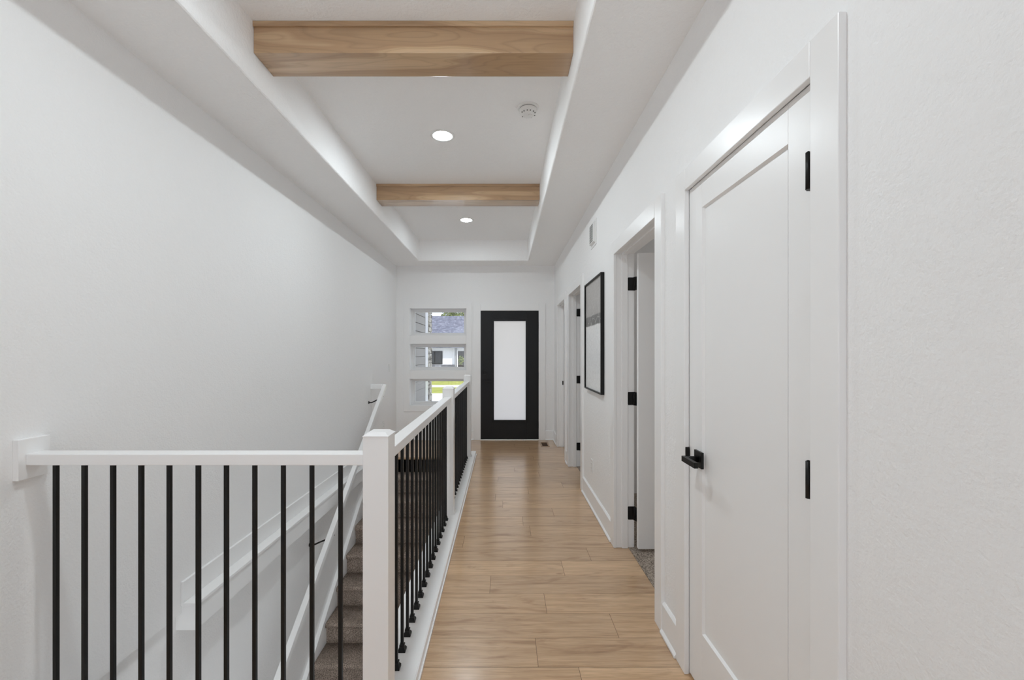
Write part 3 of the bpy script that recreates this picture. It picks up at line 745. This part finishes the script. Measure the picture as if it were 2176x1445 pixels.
while z < 3.0:
    h_ = rs.uniform(.07, .16); y = 8.86
    while y < 9.29:
        w_ = rs.uniform(.10, .26); y2 = min(y + w_, 9.31)
        bx(bm, -1.63, -1.585 - rs.uniform(0, .02), y + .006, y2 - .006, z + .006, z + h_ - .006, .008); 
        bx(bm, -2.05, -1.60, 9.29, 9.31 + rs.uniform(0, .03), z + .006, z + h_ - .006, .006) if y2 > 9.28 else None
        y = y2
    z += h_
so2 = obj('stone_veneer', bm, STN.m, ps)
bm = bmesh.new()
bx(bm, -3, 5, YF + .15, 9.6, 3.05, 3.12); struct('ceiling_porch', bm, TRIM)
# ground
CONC = wall_mat('concrete', (.62, .61, .59), 40, .3, .004, .85)
g = M_('lawn_grass', rough=.9); v = g.coord(); n1 = g.n('TexNoise', Scale=3.0, Detail=8, Roughness=.7); g.l(v, n1.inputs['Vector']); g.l(g.ramp(n1.outputs[0], [(.35, (.23, .26, .03)), (.65, (.42, .42, .075))]), g.i['Base Color'])
bm = bmesh.new()
def gz(y): return GY if y < 24 else GY - (y - 24) * .022
def strip(bm, y0, y1, curve=0, lift=0.0):
    xs = [-30 + i * 1.5 for i in range(34)]
    A = [bm.verts.new((x, y0, gz(y0) + lift)) for x in xs]; B = [bm.verts.new((x, y1, gz(y1) + lift)) for x in xs]
    for i in range(33): bm.faces.new((A[i], A[i+1], B[i+1], B[i]))
strip(bm, YF + .15, 17.0); o = struct('driveway', bm, CONC, 'pale concrete driveway outside', 'driveway')
bm = bmesh.new(); strip(bm, 17.0, 20.0); strip(bm, 21.4, 24.0); strip(bm, 24.0, 32.0); strip(bm, 56.0, 75.0)
tag(obj('lawn', bm, g.m), 'bright yellow green lawn seen through the bottom window', 'lawn', kind='stuff')
bm = bmesh.new(); strip(bm, 32.0, 56.0); struct('neutral_ground', bm, CONC, 'unseen pale ground added around the white house to cut green bounce', 'driveway')  # neutral strip added out of view, keeps lawn green off the house
bm = bmesh.new(); strip(bm, 20.0, 21.4, lift=.002); struct('street_kerb', bm, CONC, 'pale strip of kerb and path between the lawns', 'path')
# neighbouring house
GS = M_('grey_stone', rough=.85); v = GS.coord(); n1 = GS.n('TexVoronoi', Scale=4); GS.l(v, n1.inputs['Vector']); GS.l(GS.ramp(n1.outputs['Color'], [(.1, (.12, .12, .13)), (.8, (.36, .36, .38))]), GS.i['Base Color']); GST = GS.m
nh = thing('neighbour_house', 'white house with dark slate blue shingle roof seen through the window', 'house', (-7, 43, -.65))
HYD = 40.0
def hx(px): return (px - VX) * HYD / F
def hz2(py, y=HYD): return H - (py - HY) * y / F
RF = M_('slate_shingle', rough=.85); v = RF.coord((1, 1, 1)); n1 = RF.n('TexNoise', Scale=2.6, Detail=8, Roughness=.8); RF.l(v, n1.inputs['Vector']); RF.l(RF.ramp(n1.outputs[0], [(.38, (.075, .078, .115)), (.55, (.17, .175, .225)), (.68, (.38, .38, .44))]), RF.i['Base Color'])
bm = bmesh.new()
zr = H + 78.4 * 47 / F
prism(bm, [(39.4, hz2(739, 39.4)), (39.4, hz2(736.5, 39.4)), (47, zr), (55, 1.9), (55, 1.7)], 'x', -22, 6)
rf = obj('roof', bm, RF.m, nh)
bm = bmesh.new(); bx(bm, -21.5, 5.5, HYD, 54.5, -.9, hz2(739)); hb = obj('house_wall', bm, M_('white_render', (.80, .81, .82), .7).m, nh)
bm = bmesh.new(); bx(bm, -21.6, hx(965.5), HYD - .12, HYD, -.9, hz2(776)); bx(bm, -21.6, hx(965.5), HYD - .16, HYD, hz2(776), hz2(774.6)); obj('stone_wainscot', bm, GST, nh)
bm = bmesh.new(); bx(bm, hx(966.6), hx(971.0), HYD - .15, HYD + .1, -.9, hz2(739)); obj('porch_post', bm, M_('grey_post', (.30, .30, .31), .7).m, nh)
bm = bmesh.new(); bx(bm, hx(971.6), hx(973), HYD - .2, HYD + .1, -.9, hz2(744)); obj('porch_post', bm, TRIM, nh)
DK = M_('dark_window_glass', (.03, .032, .035), .12).m
bm = bmesh.new(); bx(bm, hx(912), hx(940.3), HYD - .06, HYD + .02, hz2(773.8), hz2(746)); wf = obj('window', bm, BLACK, nh)
bm = bmesh.new(); bx(bm, hx(914), hx(923.2), HYD - .08, HYD - .05, hz2(772.6), hz2(747.4)); bx(bm, hx(925), hx(939), HYD - .08, HYD - .05, hz2(772.6), hz2(747.4)); obj('pane', bm, DK, wf)
bm = bmesh.new(); bx(bm, hx(973.2), hx(1010), HYD - .03, HYD + .02, -.9, hz2(746)); obj('entry_recess', bm, M_('dark_entry', (.045, .04, .037), .7).m, nh)
# shrub by the entry
LEAF = M_('leaves_green', rough=.7); v = LEAF.coord(); n1 = LEAF.n('TexNoise', Scale=5, Detail=3); LEAF.l(v, n1.inputs['Vector']); LEAF.l(LEAF.ramp(n1.outputs[0], [(.35, (.06, .10, .02)), (.7, (.32, .36, .10))]), LEAF.i['Base Color'])
BARK = M_('bark', (.12, .09, .06), .9).m
def foliage(c, rad, n, s, seed):
    bm = bmesh.new(); rr = random.Random(seed)
    for _ in range(n):
        while True:
            p = Vector([rr.uniform(-1, 1) for _ in range(3)])
            if p.length < 1: break
        p = Vector(c) + Vector((p.x * rad[0], p.y * rad[1], p.z * rad[2]))
        q = Vector([rr.uniform(-1, 1) for _ in range(3)]).normalized(); u = q.orthogonal().normalized(); w_ = q.cross(u); k = s * rr.uniform(.6, 1.3)
        bm.faces.new([bm.verts.new(p + u * k), bm.verts.new(p + w_ * k * .5), bm.verts.new(p - u * k), bm.verts.new(p - w_ * k * .5)])
    return bm
t = thing('shrub', 'small green shrub in front of the dark entry of the white house', 'shrub', (hx(981), 39.2, -.6))
obj('foliage', foliage((hx(981), 39.2, hz2(765)), (.25, .25, .45), 260, .07, 5), LEAF.m, t); bm = bmesh.new(); cyl(bm, (hx(981), 39.2, -.62), (hx(981), 39.2, hz2(768)), .03, .015, 8); obj('stem', bm, BARK, t)
for px, y, w_, hh, lab in ((955, 58, 1.3, 7.1, 'dark leafy tree behind the house roof, left of the lighter one'), (978, 62, 1.9, 8.0, 'yellow green leafy tree behind the house roof at the right')):
    x = (px - VX) * y / F; t = thing('tree', lab, 'tree', (x, y, -1.1))
    obj('foliage', foliage((x, y, hh - 1.6), (w_, w_, 2.0), 1500, .16, px), LEAF.m, t)
    bm = bmesh.new(); cyl(bm, (x, y, -1.1), (x, y, hh - 1.5), .22, .1, 10); obj('trunk', bm, BARK, t)
